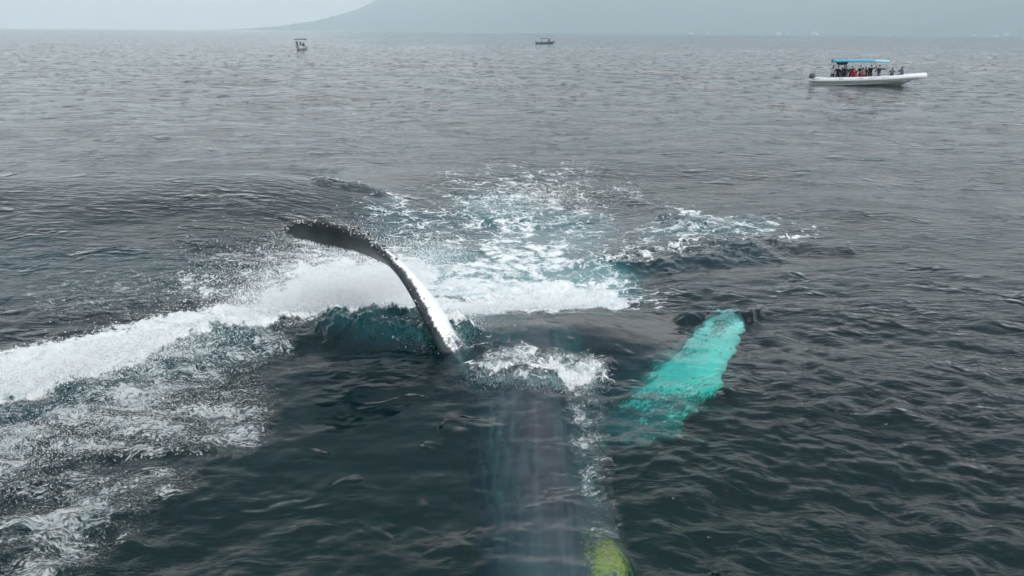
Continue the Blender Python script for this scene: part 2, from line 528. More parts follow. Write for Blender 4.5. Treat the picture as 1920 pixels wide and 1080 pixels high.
def build_water():
    rs = [1.6]
    while rs[-1] < 19000:
        r = rs[-1]
        if r < 2.8: dr = 0.06
        else: dr = min(r * r / (CAM_H * 470), 0.0125 * r)
        if r > 300: dr = 0.03 * r
        if r > 2500: dr = 0.15 * r
        rs.append(r + dr)
    rs = np.array(rs)
    drs = np.gradient(rs)
    fine = np.linspace(-R(40), R(40), 760)
    coarse = np.arange(R(41.5), R(318.6), R(1.5))
    th = np.concatenate([fine, coarse])
    nr, nt = len(rs), len(th)
    RR, TT = np.meshgrid(rs, th, indexing='ij')
    DD = np.broadcast_to(drs[:, None], RR.shape)
    X = RR * np.sin(TT)
    Y = RR * np.cos(TT)
    z, dx, dy, solid, lace, speck, aer, calm, far = sea_fields(X, Y, DD)
    fade = np.clip((12000 - RR) / 8000, 0, 1)
    V = np.stack([X + dx, Y + dy, z * fade], -1).reshape(-1, 3)
    n = nr * nt
    i = np.arange(nr - 1)[:, None]
    j = np.arange(nt)[None, :]
    j1 = (j + 1) % nt
    quads = np.stack([i * nt + j, (i + 1) * nt + j, (i + 1) * nt + j1, i * nt + j1], -1).reshape(-1, 4)[:, ::-1]
    # skirt and bottom close the body of water
    DEPTH = -12.0
    outer = (nr - 1) * nt
    ov = V[outer:outer + nt].copy()
    ov[:, 2] = DEPTH
    V = np.concatenate([V, ov, [[0, 0, 0.0]], [[0, 0, DEPTH]]])
    jj = np.arange(nt)
    jn = (jj + 1) % nt
    skirt = np.stack([outer + jj, n + jj, n + jn, outer + jn], -1)[:, ::-1]
    quads = np.concatenate([quads, skirt])
    tri = np.concatenate([np.stack([jn, jj, np.full(nt, n + nt)], -1), np.stack([n + jj, n + jn, np.full(nt, n + nt + 1)], -1)])
    # inner disc winding must face up
    me = bpy.data.meshes.new('water')
    nq, ntr = len(quads), len(tri)
    me.vertices.add(len(V))
    me.vertices.foreach_set('co', V.astype(np.float32).ravel())
    me.loops.add(nq * 4 + ntr * 3)
    me.loops.foreach_set('vertex_index', np.concatenate([quads.ravel(), tri.ravel()]).astype(np.int32))
    me.polygons.add(nq + ntr)
    me.polygons.foreach_set('loop_start', np.concatenate([np.arange(nq) * 4, nq * 4 + np.arange(ntr) * 3]).astype(np.int32))
    me.update(calc_edges=True)
    pad = len(V) - n

    def colattr(name, a, b, c):
        at = me.attributes.new(name, 'FLOAT_COLOR', 'POINT')
        d = np.zeros((len(V), 4), np.float32)
        for k, q in enumerate((a, b, c)): d[:n, k] = q.ravel()
        d[:, 3] = 1
        at.data.foreach_set('color', d.ravel())
    colattr('foam', solid, lace, speck)
    colattr('body', aer, calm, far)
    o = link_mesh('water', me, make_water_material())
    tag(o, kind='structure')
    print('water verts', len(V))
    return o


build_water()
bm = bmesh.new()
vs = [bm.verts.new((19800 * math.cos(a), 19800 * math.sin(a), -13)) for a in np.linspace(0, 2 * math.pi, 48, endpoint=False)]
bm.faces.new(vs)
tag(obj('seabed', bm, mat('sea_floor', (0.03, 0.05, 0.05), 0.9, noise=0.2, scale=0.2)), kind='structure')

# ------------------------------------------------------------------ hills beyond the bay
def build_hills():
    n_t, n_r = 260, 60
    th = np.linspace(R(-30), R(75), n_t)
    rr = np.linspace(0, 1, n_r)
    TT, UU = np.meshgrid(th, rr, indexing='ij')
    near = 9500 + 900 * np.sin(TT * 5 + 1) + 6500 * np.clip((R(4) - TT) / R(22), 0, 1)
    RR = near + UU ** 1.3 * 5500
    X, Y = RR * np.sin(TT), RR * np.cos(TT)
    big = sample(NZ, X / 31000 + .2, Y / 31000 + .4)
    fine = sample(NZ, X / 9000 + .7, Y / 9000 + .1)
    env = np.clip((TT - R(-21)) / R(26), 0, 1)
    env = env * env * (3 - 2 * env)
    prof = np.clip(UU * 1.15, 0, 1) ** 1.25
    h = prof * env * (1150 + 170 * big + 110 * fine * (0.3 + UU)) + env * fine * 22 * np.clip(UU * 6, 0, 1)
    h = np.maximum(h, 0) - 1.0 * (UU <= 0) * 6 + 1.5 * (UU > 0)
    V = np.stack([X, Y, h], -1).reshape(-1, 3)
    q = []
    i = np.arange(n_t - 1)[:, None]
    j = np.arange(n_r - 1)[None, :]
    quads = np.stack([i * n_r + j, i * n_r + j + 1, (i + 1) * n_r + j + 1, (i + 1) * n_r + j], -1).reshape(-1, 4)[:, ::-1]
    me = bpy.data.meshes.new('hills')
    me.from_pydata(V.tolist(), [], quads.tolist())
    o = link_mesh('hills', me, mat('wooded_slope', (0.03, 0.065, 0.085), 0.95, spec=0.1, noise=0.45, scale=0.0022))  # slope colour blued to carry part of the distance haze
    tag(o, kind='structure')


build_hills()

# haze: one closed box of even air
bm = bmesh.new()
box(bm, (0, 0, 1000 - 15), (50000, 50000, 2030))
hz = bpy.data.materials.new('pale_air')
hz.use_nodes = True
hz.node_tree.nodes.clear()
ho = hz.node_tree.nodes.new('ShaderNodeOutputMaterial')
hv = hz.node_tree.nodes.new('ShaderNodeVolumePrincipled')
hv.inputs['Color'].default_value = (0.84, 0.95, 1.0, 1)
hv.inputs['Density'].default_value = 0.000125
hv.inputs['Anisotropy'].default_value = 0.0
hz.node_tree.links.new(hv.outputs[0], ho.inputs['Volume'])
tag(obj('haze', bm, hz), kind='stuff')

# ------------------------------------------------------------------ whale
def smoothstep(a, b, x):
    t = np.clip((x - a) / (b - a), 0, 1)
    return t * t * (3 - 2 * t)


AX = 0.42     # body axis in X


def whale_section(s):
    """s along the axis 0 (snout) .. 1 (fluke root): centre, half width, half height"""
    ks = [0.0, 0.03, 0.10, 0.22, 0.34, 0.45, 0.56, 0.68, 0.80, 0.92, 1.0]
    ws = [0.08, 0.62, 0.84, 0.90, 1.00, 1.12, 1.12, 0.88, 0.55, 0.26, 0.16]
    hs = [0.08, 0.36, 0.62, 0.85, 1.00, 1.10, 1.05, 0.84, 0.55, 0.34, 0.24]
    tp = [-0.38, -0.16, -0.12, -0.11, 0.00, 0.15, 0.03, -0.65, -1.1, -1.35, -1.6]   # height of the belly line
    xs = [0.60, 0.56, 0.52, 0.42, 0.32, 0.40, 0.40, 0.42, 0.45, 0.5, 0.5]
    w, h, t, x = (np.interp(s, ks, a) for a in (ws, hs, tp, xs))
    return x, 4.9 + 15.0 * s, t - h, w, h


def build_whale():
    root = empty('humpback_whale', (AX, 10.7, 0))
    tag(root, 'humpback whale rolling belly up, one long flipper raised out of the foam', 'whale')
    bm = bmesh.new()
    rings = []
    for s in np.linspace(0, 1, 70):
        x, y, zc, w, h = whale_section(s)
        ring = []
        for k in range(48):
            a = 2 * math.pi * k / 48
            ca, sa = math.cos(a), math.sin(a)
            ring.append((x + w * math.copysign(abs(ca) ** 1.15, ca), y, zc + h * math.copysign(abs(sa) ** 1.0, sa)))
        rings.append(ring)
    loft(bm, rings)
    # flukes
    for sgn in (-1, 1):
        fr = []
        for t in np.linspace(0, 1, 12):
            cx = 0.5 + sgn * (0.02 + 2.1 * t)
            yc = 19.9 + 0.25 + 0.55 * t ** 1.5
            ch = 0.62 * (1 - t) ** 0.8 + 0.05
            th = 0.13 * (1 - t) + 0.035
            fr.append([(cx, yc + ch * math.cos(a), -1.84 - 0.15 * t + th * math.sin(a)) for a in np.linspace(0, 2 * math.pi, 16, endpoint=False)])
        loft(bm, fr)
    # raised flipper: leading edge (px, py, distance), chord on view (dx, dy), chord length, thickness
    st = [(529, 431, 12.3, 5, 10, 0.12, 0.05), (545, 417, 12.3, 8, 30, 0.30, 0.09), (585, 414, 12.2, 13, 44, 0.45, 0.11), (640, 424, 12.1, 14, 48, 0.52, 0.13),
          (686, 446, 11.95, 13, 42, 0.55, 0.15), (716, 470, 11.8, 12, 30, 0.58, 0.16), (742, 500, 11.65, 14, 12, 0.62, 0.20), (762, 530, 11.5, 22, 2, 0.66, 0.23),
          (781, 565, 11.35, 30, -6, 0.70, 0.25), (799, 602, 11.2, 36, -9, 0.74, 0.27), (820, 640, 11.05, 38, -10, 0.78, 0.29), (842, 680, 10.9, 50, -16, 0.95, 0.40),
          (868, 722, 10.75, 34, -14, 0.95, 0.36), (905, 775, 10.7, 40, -14, 1.05, 0.5)]
    L = np.array([at_y(a[0] + 3, a[1], a[2]) for a in st])
    P2 = np.array([at_y(a[0] + a[3] + 3, a[1] + a[4], a[2]) for a in st])
    vis = P2 - L
    chord = []
    for v, a, l in zip(vis, st, L):
        d = l - np.array([0, 0, CAM_H])
        d /= np.linalg.norm(d)
        vl = np.linalg.norm(v)
        dep = math.sqrt(max(a[5] ** 2 - vl ** 2, 0.0004))
        chord.append(v + d * dep)
    chord = np.array(chord)
    thick = np.array([a[6] for a in st])
    T = np.linspace(0, len(st) - 1, 90)

    def cub(A):
        A = np.asarray(A, float)
        out = []
        for t in T:
            i = min(int(t), len(A) - 2)
            f = t - i
            p0, p1, p2, p3 = A[max(i - 1, 0)], A[i], A[i + 1], A[min(i + 2, len(A) - 1)]
            out.append(0.5 * (2 * p1 + (p2 - p0) * f + (2 * p0 - 5 * p1 + 4 * p2 - p3) * f * f + (3 * p1 - p0 - 3 * p2 + p3) * f ** 3))
        return np.array(out)
    Lc, Cc, Tc = cub(L), cub(chord), cub(thick)
    Tg = np.gradient(Lc + Cc * 0.5, axis=0)
    Tg /= np.linalg.norm(Tg, axis=1)[:, None]
    Cn = Cc - Tg * (Cc * Tg).sum(1)[:, None]
    Cl = np.linalg.norm(Cn, axis=1)
    Cn /= Cl[:, None]
    Nn = np.cross(Tg, Cn)
    right = np.array([1, 0, 0.3])
    if (Nn[50] @ right) < 0: Nn = -Nn      # normal points to the white face
    fr = []
    for i in range(len(T)):
        ring = []
        for k in range(24):
            a = 2 * math.pi * k / 24
            u = 0.5 - 0.5 * math.cos(a)      # 0 leading .. 1 trailing
            prof = math.sin(a) * 0.5 * (1.15 - 0.75 * u)
            ring.append(Lc[i] + Cn[i] * Cl[i] * u + Nn[i] * Tc[i] * prof * 1.25)
        fr.append(ring)
    loft(bm, fr)
    # sunk flipper, white, just below the surface
    sp = [(1.10, 9.9, -0.95, 0.30, 0.34), (1.55, 9.95, -0.75, 0.40, 0.22), (2.0, 10.1, -0.62, 0.55, 0.18), (2.4, 10.6, -0.52, 0.58, 0.15), (2.85, 11.2, -0.46, 0.56, 0.13),
          (3.3, 11.9, -0.40, 0.50, 0.11), (3.65, 12.5, -0.33, 0.42, 0.09), (4.0, 13.1, -0.22, 0.36, 0.08), (4.25, 13.55, -0.20, 0.20, 0.06), (4.35, 13.75, -0.2, 0.06, 0.03)]
    SP = np.array(sp)
    T2 = np.linspace(0, len(sp) - 1, 60)
    S2 = np.stack([np.interp(T2, np.arange(len(sp)), SP[:, k]) for k in range(5)], 1)
    g2 = np.gradient(S2[:, :3], axis=0)
    g2 /= np.linalg.norm(g2, axis=1)[:, None]
    c2 = np.cross(g2, [0, 0, 1.0])
    c2 /= np.linalg.norm(c2, axis=1)[:, None]
    fr = []
    for i in range(len(T2)):
        up = np.cross(c2[i], g2[i])
        wob = 1 + 0.13 * float(sample(NZF, np.array([i / 70.0]), np.array([0.3]))[0])  # edge wobble shaped in to suggest ripple refraction
        fr.append([S2[i, :3] + c2[i] * math.cos(a) * S2[i, 3] * wob + up * math.sin(a) * S2[i, 4] for a in np.linspace(0, 2 * math.pi, 20, endpoint=False)])
    loft(bm, fr)
    bmesh.ops.recalc_face_normals(bm, faces=bm.faces)
    me = bpy.data.meshes.new('raw')
    bm.to_mesh(me)
    bm.free()
    tmp = bpy.data.objects.new('raw', me)
    col.objects.link(tmp)
    rm = tmp.modifiers.new('r', 'REMESH')
    rm.mode = 'VOXEL'
    rm.voxel_size = 0.032
    dg = bpy.context.evaluated_depsgraph_get()
    ev = tmp.evaluated_get(dg)
    me2 = bpy.data.meshes.new_from_object(ev)
    bpy.data.objects.remove(tmp)
    me2.name = 'body'
    nv = len(me2.vertices)
    co = np.empty(nv * 3, np.float32)
    me2.vertices.foreach_get('co', co)
    co = co.reshape(-1, 3).astype(float)
    ne = len(me2.edges)
    ed = np.empty(ne * 2, np.int32)
    me2.edges.foreach_get('vertices', ed)
    ed = ed.reshape(-1, 2)
    for _ in range(2):
        acc = np.zeros_like(co)
        cnt = np.zeros(nv)
        for a, b in ((0, 1), (1, 0)):
            for k in range(3): acc[:, k] += np.bincount(ed[:, a], co[ed[:, b], k], nv)
            cnt += np.bincount(ed[:, a], minlength=nv)
        co = co * 0.5 + acc / cnt[:, None] * 0.5
    # which vertices belong to which flipper
    mid = Lc + Cn * (Cl * 0.5)[:, None]
    best = np.full(nv, 1e9)
    idx = np.zeros(nv, int)
    for i in range(len(T)):
        d = ((co - mid[i]) ** 2).sum(1)
        m_ = d < best
        best[m_] = d[m_]
        idx[m_] = i
    rel = co - Lc[idx]
    side = (rel * Nn[idx]).sum(1) / Tc[idx]
    uu = (rel * Cn[idx]).sum(1) / Cl[idx]
    onfin = (np.sqrt(best) < 0.5 * Cl[idx] + 0.25) & (T[idx] < 12.3)
    nz = sample(NZF, co[:, 1] / 1.1 + co[:, 0] / 2, co[:, 2] / 1.1)
    nzs = sample(NZF, co[:, 1] / .5 + co[:, 0] / 2, co[:, 2] / .5)
    white = np.zeros(nv)
    tt = T[idx]
    start = smoothstep(2.0, 5.0, tt) * (1 - smoothstep(10.0, 10.7, tt + nz * 0.25))
    white_face = smoothstep(-0.015, 0.015, side - (0.27 - 0.32 * uu) + 0.035 * nz + 0.008 * nzs) * start
    rim = (1 - smoothstep(0.06, 0.16, uu)) * smoothstep(0.0, 0.15, side) * smoothstep(-0.2, 0.6, nz + 0.2) * smoothstep(0.8, 1.6, tt) * (tt < 6)
    white = np.where(onfin, np.maximum(white_face, rim), white)
    # knobbly leading edge
    lead = np.where(onfin & (tt < 10), np.clip(1 - uu / 0.14, 0, 1), 0)
    kn = sample(NZF, tt / 9.0 + 0.13, tt / 23.0)
    co -= (Cn[idx]) * (lead * (0.012 + 0.022 * kn) * (1 - 0.8 * smoothstep(4, 6, tt)))[:, None]
    trail = np.where(onfin & (tt < 5), np.clip((uu - 0.85) / 0.15, 0, 1), 0)
    co += (Cn[idx]) * (trail * 0.02 * kn)[:, None]
    # sunk flipper is white, dark gaps painted in where ripple refraction would break it up
    b2 = np.full(nv, 1e9)
    i2 = np.zeros(nv, int)
    for i in range(0, len(T2)):
        d = ((co - S2[i, :3]) ** 2).sum(1)
        m_ = d < b2
        b2[m_] = d[m_]
        i2[m_] = i
    on2 = (np.sqrt(b2) < S2[i2, 3] * 1.3) & (T2[i2] > 0.9)
    ripple_break = 0.75 * sample(NZ, (co[:, 0] + co[:, 1]) / 4.5, (co[:, 0] - co[:, 1]) / 1.8) + 0.5 * sample(NZF, (co[:, 0] + co[:, 1]) / 3.0, (co[:, 0] - co[:, 1]) / 1.2) + 0.9 * smoothstep(4.2, 2.0, T2[i2])
    white = np.where(on2, smoothstep(2.0, 2.8, T2[i2] + 0.5 * nz) * (1 - 0.85 * smoothstep(0.6, 0.95, ripple_break)), white)
    # ventral pleats on the fore body
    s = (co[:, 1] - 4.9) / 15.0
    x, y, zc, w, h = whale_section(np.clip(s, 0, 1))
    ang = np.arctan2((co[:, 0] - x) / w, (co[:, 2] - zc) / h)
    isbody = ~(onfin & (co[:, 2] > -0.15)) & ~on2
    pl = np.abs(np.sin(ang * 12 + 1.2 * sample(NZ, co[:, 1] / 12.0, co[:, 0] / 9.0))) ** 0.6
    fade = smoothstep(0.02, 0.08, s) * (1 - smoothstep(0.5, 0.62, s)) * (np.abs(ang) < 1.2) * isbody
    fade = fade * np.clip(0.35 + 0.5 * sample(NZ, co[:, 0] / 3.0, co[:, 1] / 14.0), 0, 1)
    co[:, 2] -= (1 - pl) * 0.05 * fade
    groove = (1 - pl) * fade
    # yellowish patch at the jaw, right side
    cpx = at_y(1158, 1045, 6.6)
    dpt = np.hypot((co[:, 0] - 1.04) / 0.19, (co[:, 1] - 6.35) / 0.46) + 0.25 * sample(NZ, co[:, 0] / 1.5, co[:, 1] / 1.5)
    yel = (1 - smoothstep(0.75, 1.05, dpt + 0.28 * nz)) * (co[:, 2] > zc) * isbody
    bul = np.exp(-(((co[:, 0] - 1.05) / 0.26) ** 2 + ((co[:, 1] - 6.4) / 0.5) ** 2)) * (co[:, 2] > zc - 0.1) * isbody
    co[:, 2] += bul * np.clip(-0.13 - co[:, 2], 0, 0.6)
    org = np.array(root.location)
    me2.vertices.foreach_set('co', (co - org).astype(np.float32).ravel())
    at = me2.attributes.new('mark', 'FLOAT_COLOR', 'POINT')
    d = np.zeros((nv, 4), np.float32)
    d[:, 0], d[:, 1], d[:, 2], d[:, 3] = white, groove, yel, np.where(onfin, 1 - smoothstep(11.4, 12.2, T[idx]), 0)
    at.data.foreach_set('color', d.ravel())
    at2 = me2.attributes.new('flank', 'FLOAT', 'POINT')
    at2.data.foreach_set('value', (smoothstep(0.65, 1.2, np.abs(ang) + 0.12 * nz) * isbody).astype(np.float32))
    m = bpy.data.materials.new('whale_skin')
    m.use_nodes = True
    g = NG(m)
    p = g.n['Principled BSDF']
    mk = g.node('ShaderNodeAttribute', attribute_name='mark')
    a = g.node('ShaderNodeSeparateColor', {0: mk.outputs['Color']})
    tcd = g.node('ShaderNodeTexCoord').outputs['Object']
    n1 = g.node('ShaderNodeTexNoise', {'Vector': tcd, 'Scale': 1.3, 'Detail': 6.0, 'Roughness': 0.6}).outputs['Fac']
    mp = g.node('ShaderNodeMapping', {'Vector': tcd, 'Scale': (9, 0.7, 4)}).outputs[0]
    n2 = g.node('ShaderNodeTexNoise', {'Vector': mp, 'Scale': 1.0, 'Detail': 5.0}).outputs['Fac']
    n3 = g.node('ShaderNodeTexNoise', {'Vector': tcd, 'Scale': 22.0, 'Detail': 5.0, 'Roughness': 0.7}).outputs['Fac']
    geo = g.node('ShaderNodeSeparateXYZ', {0: tcd}).outputs['Z']
    base = g.mix(g.ss(n1, 0.3, 0.7), (0.10, 0.050, 0.062, 1), (0.23, 0.115, 0.135, 1))
    base = g.mix(g.ss(n2, 0.45, 0.62, 0, 0.6), base, (0.26, 0.14, 0.16, 1))
    base = g.mix(mk.outputs['Alpha'], base, g.mix(g.ss(n1, 0.42, 0.62), (0.018, 0.024, 0.030, 1), (0.055, 0.072, 0.085, 1)))
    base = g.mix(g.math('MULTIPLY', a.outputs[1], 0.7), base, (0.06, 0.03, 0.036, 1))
    fl = g.node('ShaderNodeAttribute', attribute_name='flank').outputs['Fac']
    base = g.mix(fl, base, (0.05, 0.03, 0.036, 1))
    wcol = g.mix(g.ss(n3, 0.35, 0.6), (0.84, 0.85, 0.86, 1), (0.94, 0.945, 0.95, 1))
    base = g.mix(a.outputs[0], base, wcol)
    base = g.mix(g.math('MULTIPLY', a.outputs[2], g.ss(n3, 0.35, 0.6, 0.35, 1)), base, (1.0, 0.52, 0.05, 1))
    g.l.new(base, p.inputs['Base Color'])
    p.inputs['Roughness'].default_value = 0.32
    bp = g.node('ShaderNodeBump', {'Height': n3, 'Distance': 0.012, 'Strength': 0.5}).outputs[0]
    g.l.new(bp, p.inputs['Normal'])
    body = link_mesh('body', me2, m, root)
    # barnacle crust along the leading edge
    bm = bmesh.new()
    rr = random.Random(5)

    def crust(t, du, dn, rad):
        i = int(np.clip(np.searchsorted(T, t), 0, len(T) - 1))
        c = Lc[i] + Cn[i] * du + Nn[i] * dn - org
        r = bmesh.ops.create_icosphere(bm, subdivisions=1, radius=rad)
        for v in r['verts']:
            v.co = Vector(c) + Vector((v.co.x * rr.uniform(.6, 1.3), v.co.y * rr.uniform(.6, 1.3), v.co.z * rr.uniform(.6, 1.4)))
    for _ in range(330):
        t = rr.uniform(0.1, 4.8) if rr.random() < 0.92 else rr.uniform(4.8, 6.0)
        crust(t, rr.uniform(0.0, 0.07), rr.gauss(0, 0.035), rr.uniform(0.012, 0.034))
    for _ in range(60):
        crust(rr.gauss(7.9, 0.35), rr.uniform(-0.02, 0.10), rr.uniform(-0.05, 0.09), rr.uniform(0.010, 0.024))
    for _ in range(50):
        t = rr.uniform(1.0, 2.6)
        i = int(np.searchsorted(T, t))
        crust(t, Cl[i] + rr.uniform(-0.03, 0.02), rr.gauss(0, 0.015), rr.uniform(0.008, 0.018))
    bm_m = bpy.data.materials.new('barnacle_shell')
    bm_m.use_nodes = True
    g = NG(bm_m)
    n = g.node('ShaderNodeTexNoise', {'Vector': g.node('ShaderNodeTexCoord').outputs['Object'], 'Scale': 24.0, 'Detail': 3.0}).outputs['Fac']
    cc = g.mix(g.ss(n, 0.50, 0.60), (0.035, 0.035, 0.035, 1), (0.60, 0.59, 0.58, 1))
    g.l.new(cc, g.n['Principled BSDF'].inputs['Base Color'])
    g.n['Principled BSDF'].inputs['Roughness'].default_value = 0.8
    o = obj('barnacle_crust', bm, bm_m, body)
    tag(o, kind='stuff')
    print('whale verts', nv)
    return Lc, Cn, Cl


WH = build_whale()

# ------------------------------------------------------------------ spray: drops in the air
def build_spray():
    g = np.random.default_rng(4)
    P, Sz = [], []

    def cloud(p0, p1, n, sx, sy, sz, z0, z1, smin, smax):
        a, b = on_z(*p0), on_z(*p1)
        t = g.random(n)
        c = a[None] * (1 - t[:, None]) + b[None] * t[:, None]
        # clumps
        nc = 14
        cl = g.random(nc)
        tt = np.clip(cl[g.integers(0, nc, n)] + g.normal(0, 0.06, n), -0.1, 1.1)
        mix_ = (g.random(n) < 0.6)[:, None]
        c = np.where(mix_, a[None] * (1 - tt[:, None]) + b[None] * tt[:, None], c)
        zz = np.abs(g.normal(0, sz, n)) + z0 + (z1 - z0) * t * 0
        P.append(np.stack([c[:, 0] + g.normal(0, sx, n), c[:, 1] + g.normal(0, sy, n), zz], 1))
        Sz.append(0.0022 * (smax / 0.0022) ** (g.random(n) ** 1.7))
    cloud((-40, 735), (230, 670), 16000, .35, .4, .10, .08, .1, .003, .012)
    cloud((230, 670), (470, 615), 16000, .35, .4, .12, .08, .1, .003, .012)
    cloud((480, 590), (740, 575), 26000, .40, .3, .22, .15, .1, .003, .012)
    cloud((600, 585), (770, 560), 34000, .35, .3, .42, .15, .1, .003, .011)
    cloud((430, 560), (700, 500), 14000, .8, .8, .45, .0, .1, .003, .010)
    cloud((800, 620), (860, 640), 12000, .25, .3, .25, .0, .1, .003, .009)
    cloud((860, 590), (1120, 565), 12000, .35, .18, .08, .05, .1, .003, .010)
    cloud((900, 712), (1110, 722), 9000, .12, .16, .05, .02, .1, .003, .009)
    cloud((0, 860), (330, 740), 6000, .6, .5, .10, .0, .1, .003, .006)
    cloud((940, 380), (1050, 370), 5000, 1.0, .9, .12, .0, .1, .005, .014)
    cloud((780, 520), (830, 500), 7000, .4, .6, .35, .0, .1, .003, .010)
    P = np.concatenate(P).astype(np.float32)
    Sz = np.concatenate(Sz).astype(np.float32)
    me = bpy.data.meshes.new('spray')
    me.vertices.add(len(P))
    me.vertices.foreach_set('co', P.ravel())
    at = me.attributes.new('size', 'FLOAT', 'POINT')
    at.data.foreach_set('value', Sz)
    m = bpy.data.materials.new('water_drops')
    m.use_nodes = True
    p = m.node_tree.nodes['Principled BSDF']
    g_ = NG(m)
    df = g_.node('ShaderNodeBsdfDiffuse', {'Color': (0.96, 0.965, 0.97, 1)}).outputs[0]
    tr = g_.node('ShaderNodeBsdfTranslucent', {'Color': (0.96, 0.965, 0.97, 1)}).outputs[0]
    g_.l.new(g_.shmix(0.45, df, tr), g_.n['Material Output'].inputs['Surface'])
    # drop shape
    bm = bmesh.new()
    bmesh.ops.create_icosphere(bm, subdivisions=1, radius=1.0)
    dm = bpy.data.meshes.new('drop')
    bm.to_mesh(dm)
    bm.free()
    dm.materials.append(m)
    ng = bpy.data.node_groups.new('drops', 'GeometryNodeTree')
    ng.interface.new_socket('Geometry', in_out='INPUT', socket_type='NodeSocketGeometry')
    ng.interface.new_socket('Geometry', in_out='OUTPUT', socket_type='NodeSocketGeometry')
    N = ng.nodes
    gi, go = N.new('NodeGroupInput'), N.new('NodeGroupOutput')
    m2p = N.new('GeometryNodeMeshToPoints')
    iop = N.new('GeometryNodeInstanceOnPoints')
    ico = N.new('GeometryNodeMeshIcoSphere')
    ico.inputs['Radius'].default_value = 1.0
    ico.inputs['Subdivisions'].default_value = 1
    sm = N.new('GeometryNodeSetMaterial')
    sm.inputs['Material'].default_value = m
    na = N.new('GeometryNodeInputNamedAttribute')
    na.data_type = 'FLOAT'
    na.inputs['Name'].default_value = 'size'
    ng.links.new(gi.outputs[0], m2p.inputs['Mesh'])
    ng.links.new(m2p.outputs[0], iop.inputs['Points'])
    ng.links.new(ico.outputs[0], sm.inputs[0])
    ng.links.new(sm.outputs[0], iop.inputs['Instance'])
    ng.links.new(na.outputs[0], iop.inputs['Scale'])
    ng.links.new(iop.outputs[0], go.inputs[0])
    me.materials.append(m)
    o = bpy.data.objects.new('spray', me)
    col.objects.link(o)
    md = o.modifiers.new('drops', 'NODES')
    md.node_group = ng
    tag(o, 'white spray of drops hanging over the foam beside the raised flipper', 'spray', kind='stuff')


build_spray()

# ------------------------------------------------------------------ people
SKIN = [mat('skin_tan', (0.35, 0.20, 0.13), 0.6, noise=0.1), mat('skin_brown', (0.20, 0.11, 0.07), 0.6, noise=0.1), mat('skin_pale', (0.55, 0.37, 0.28), 0.6, noise=0.1)]
CL = {n: mat('cloth_' + n, c, 0.85, spec=0.2, noise=0.2, scale=20) for n, c in dict(
    black=(0.015, 0.016, 0.018), navy=(0.02, 0.03, 0.06), charcoal=(0.05, 0.055, 0.06), teal=(0.015, 0.06, 0.06), red=(0.55, 0.02, 0.03),
    maroon=(0.18, 0.03, 0.05), grey=(0.20, 0.21, 0.23), pale=(0.55, 0.56, 0.58), white=(0.75, 0.75, 0.76), brown=(0.09, 0.05, 0.035), pink=(0.45, 0.22, 0.25)).items()}


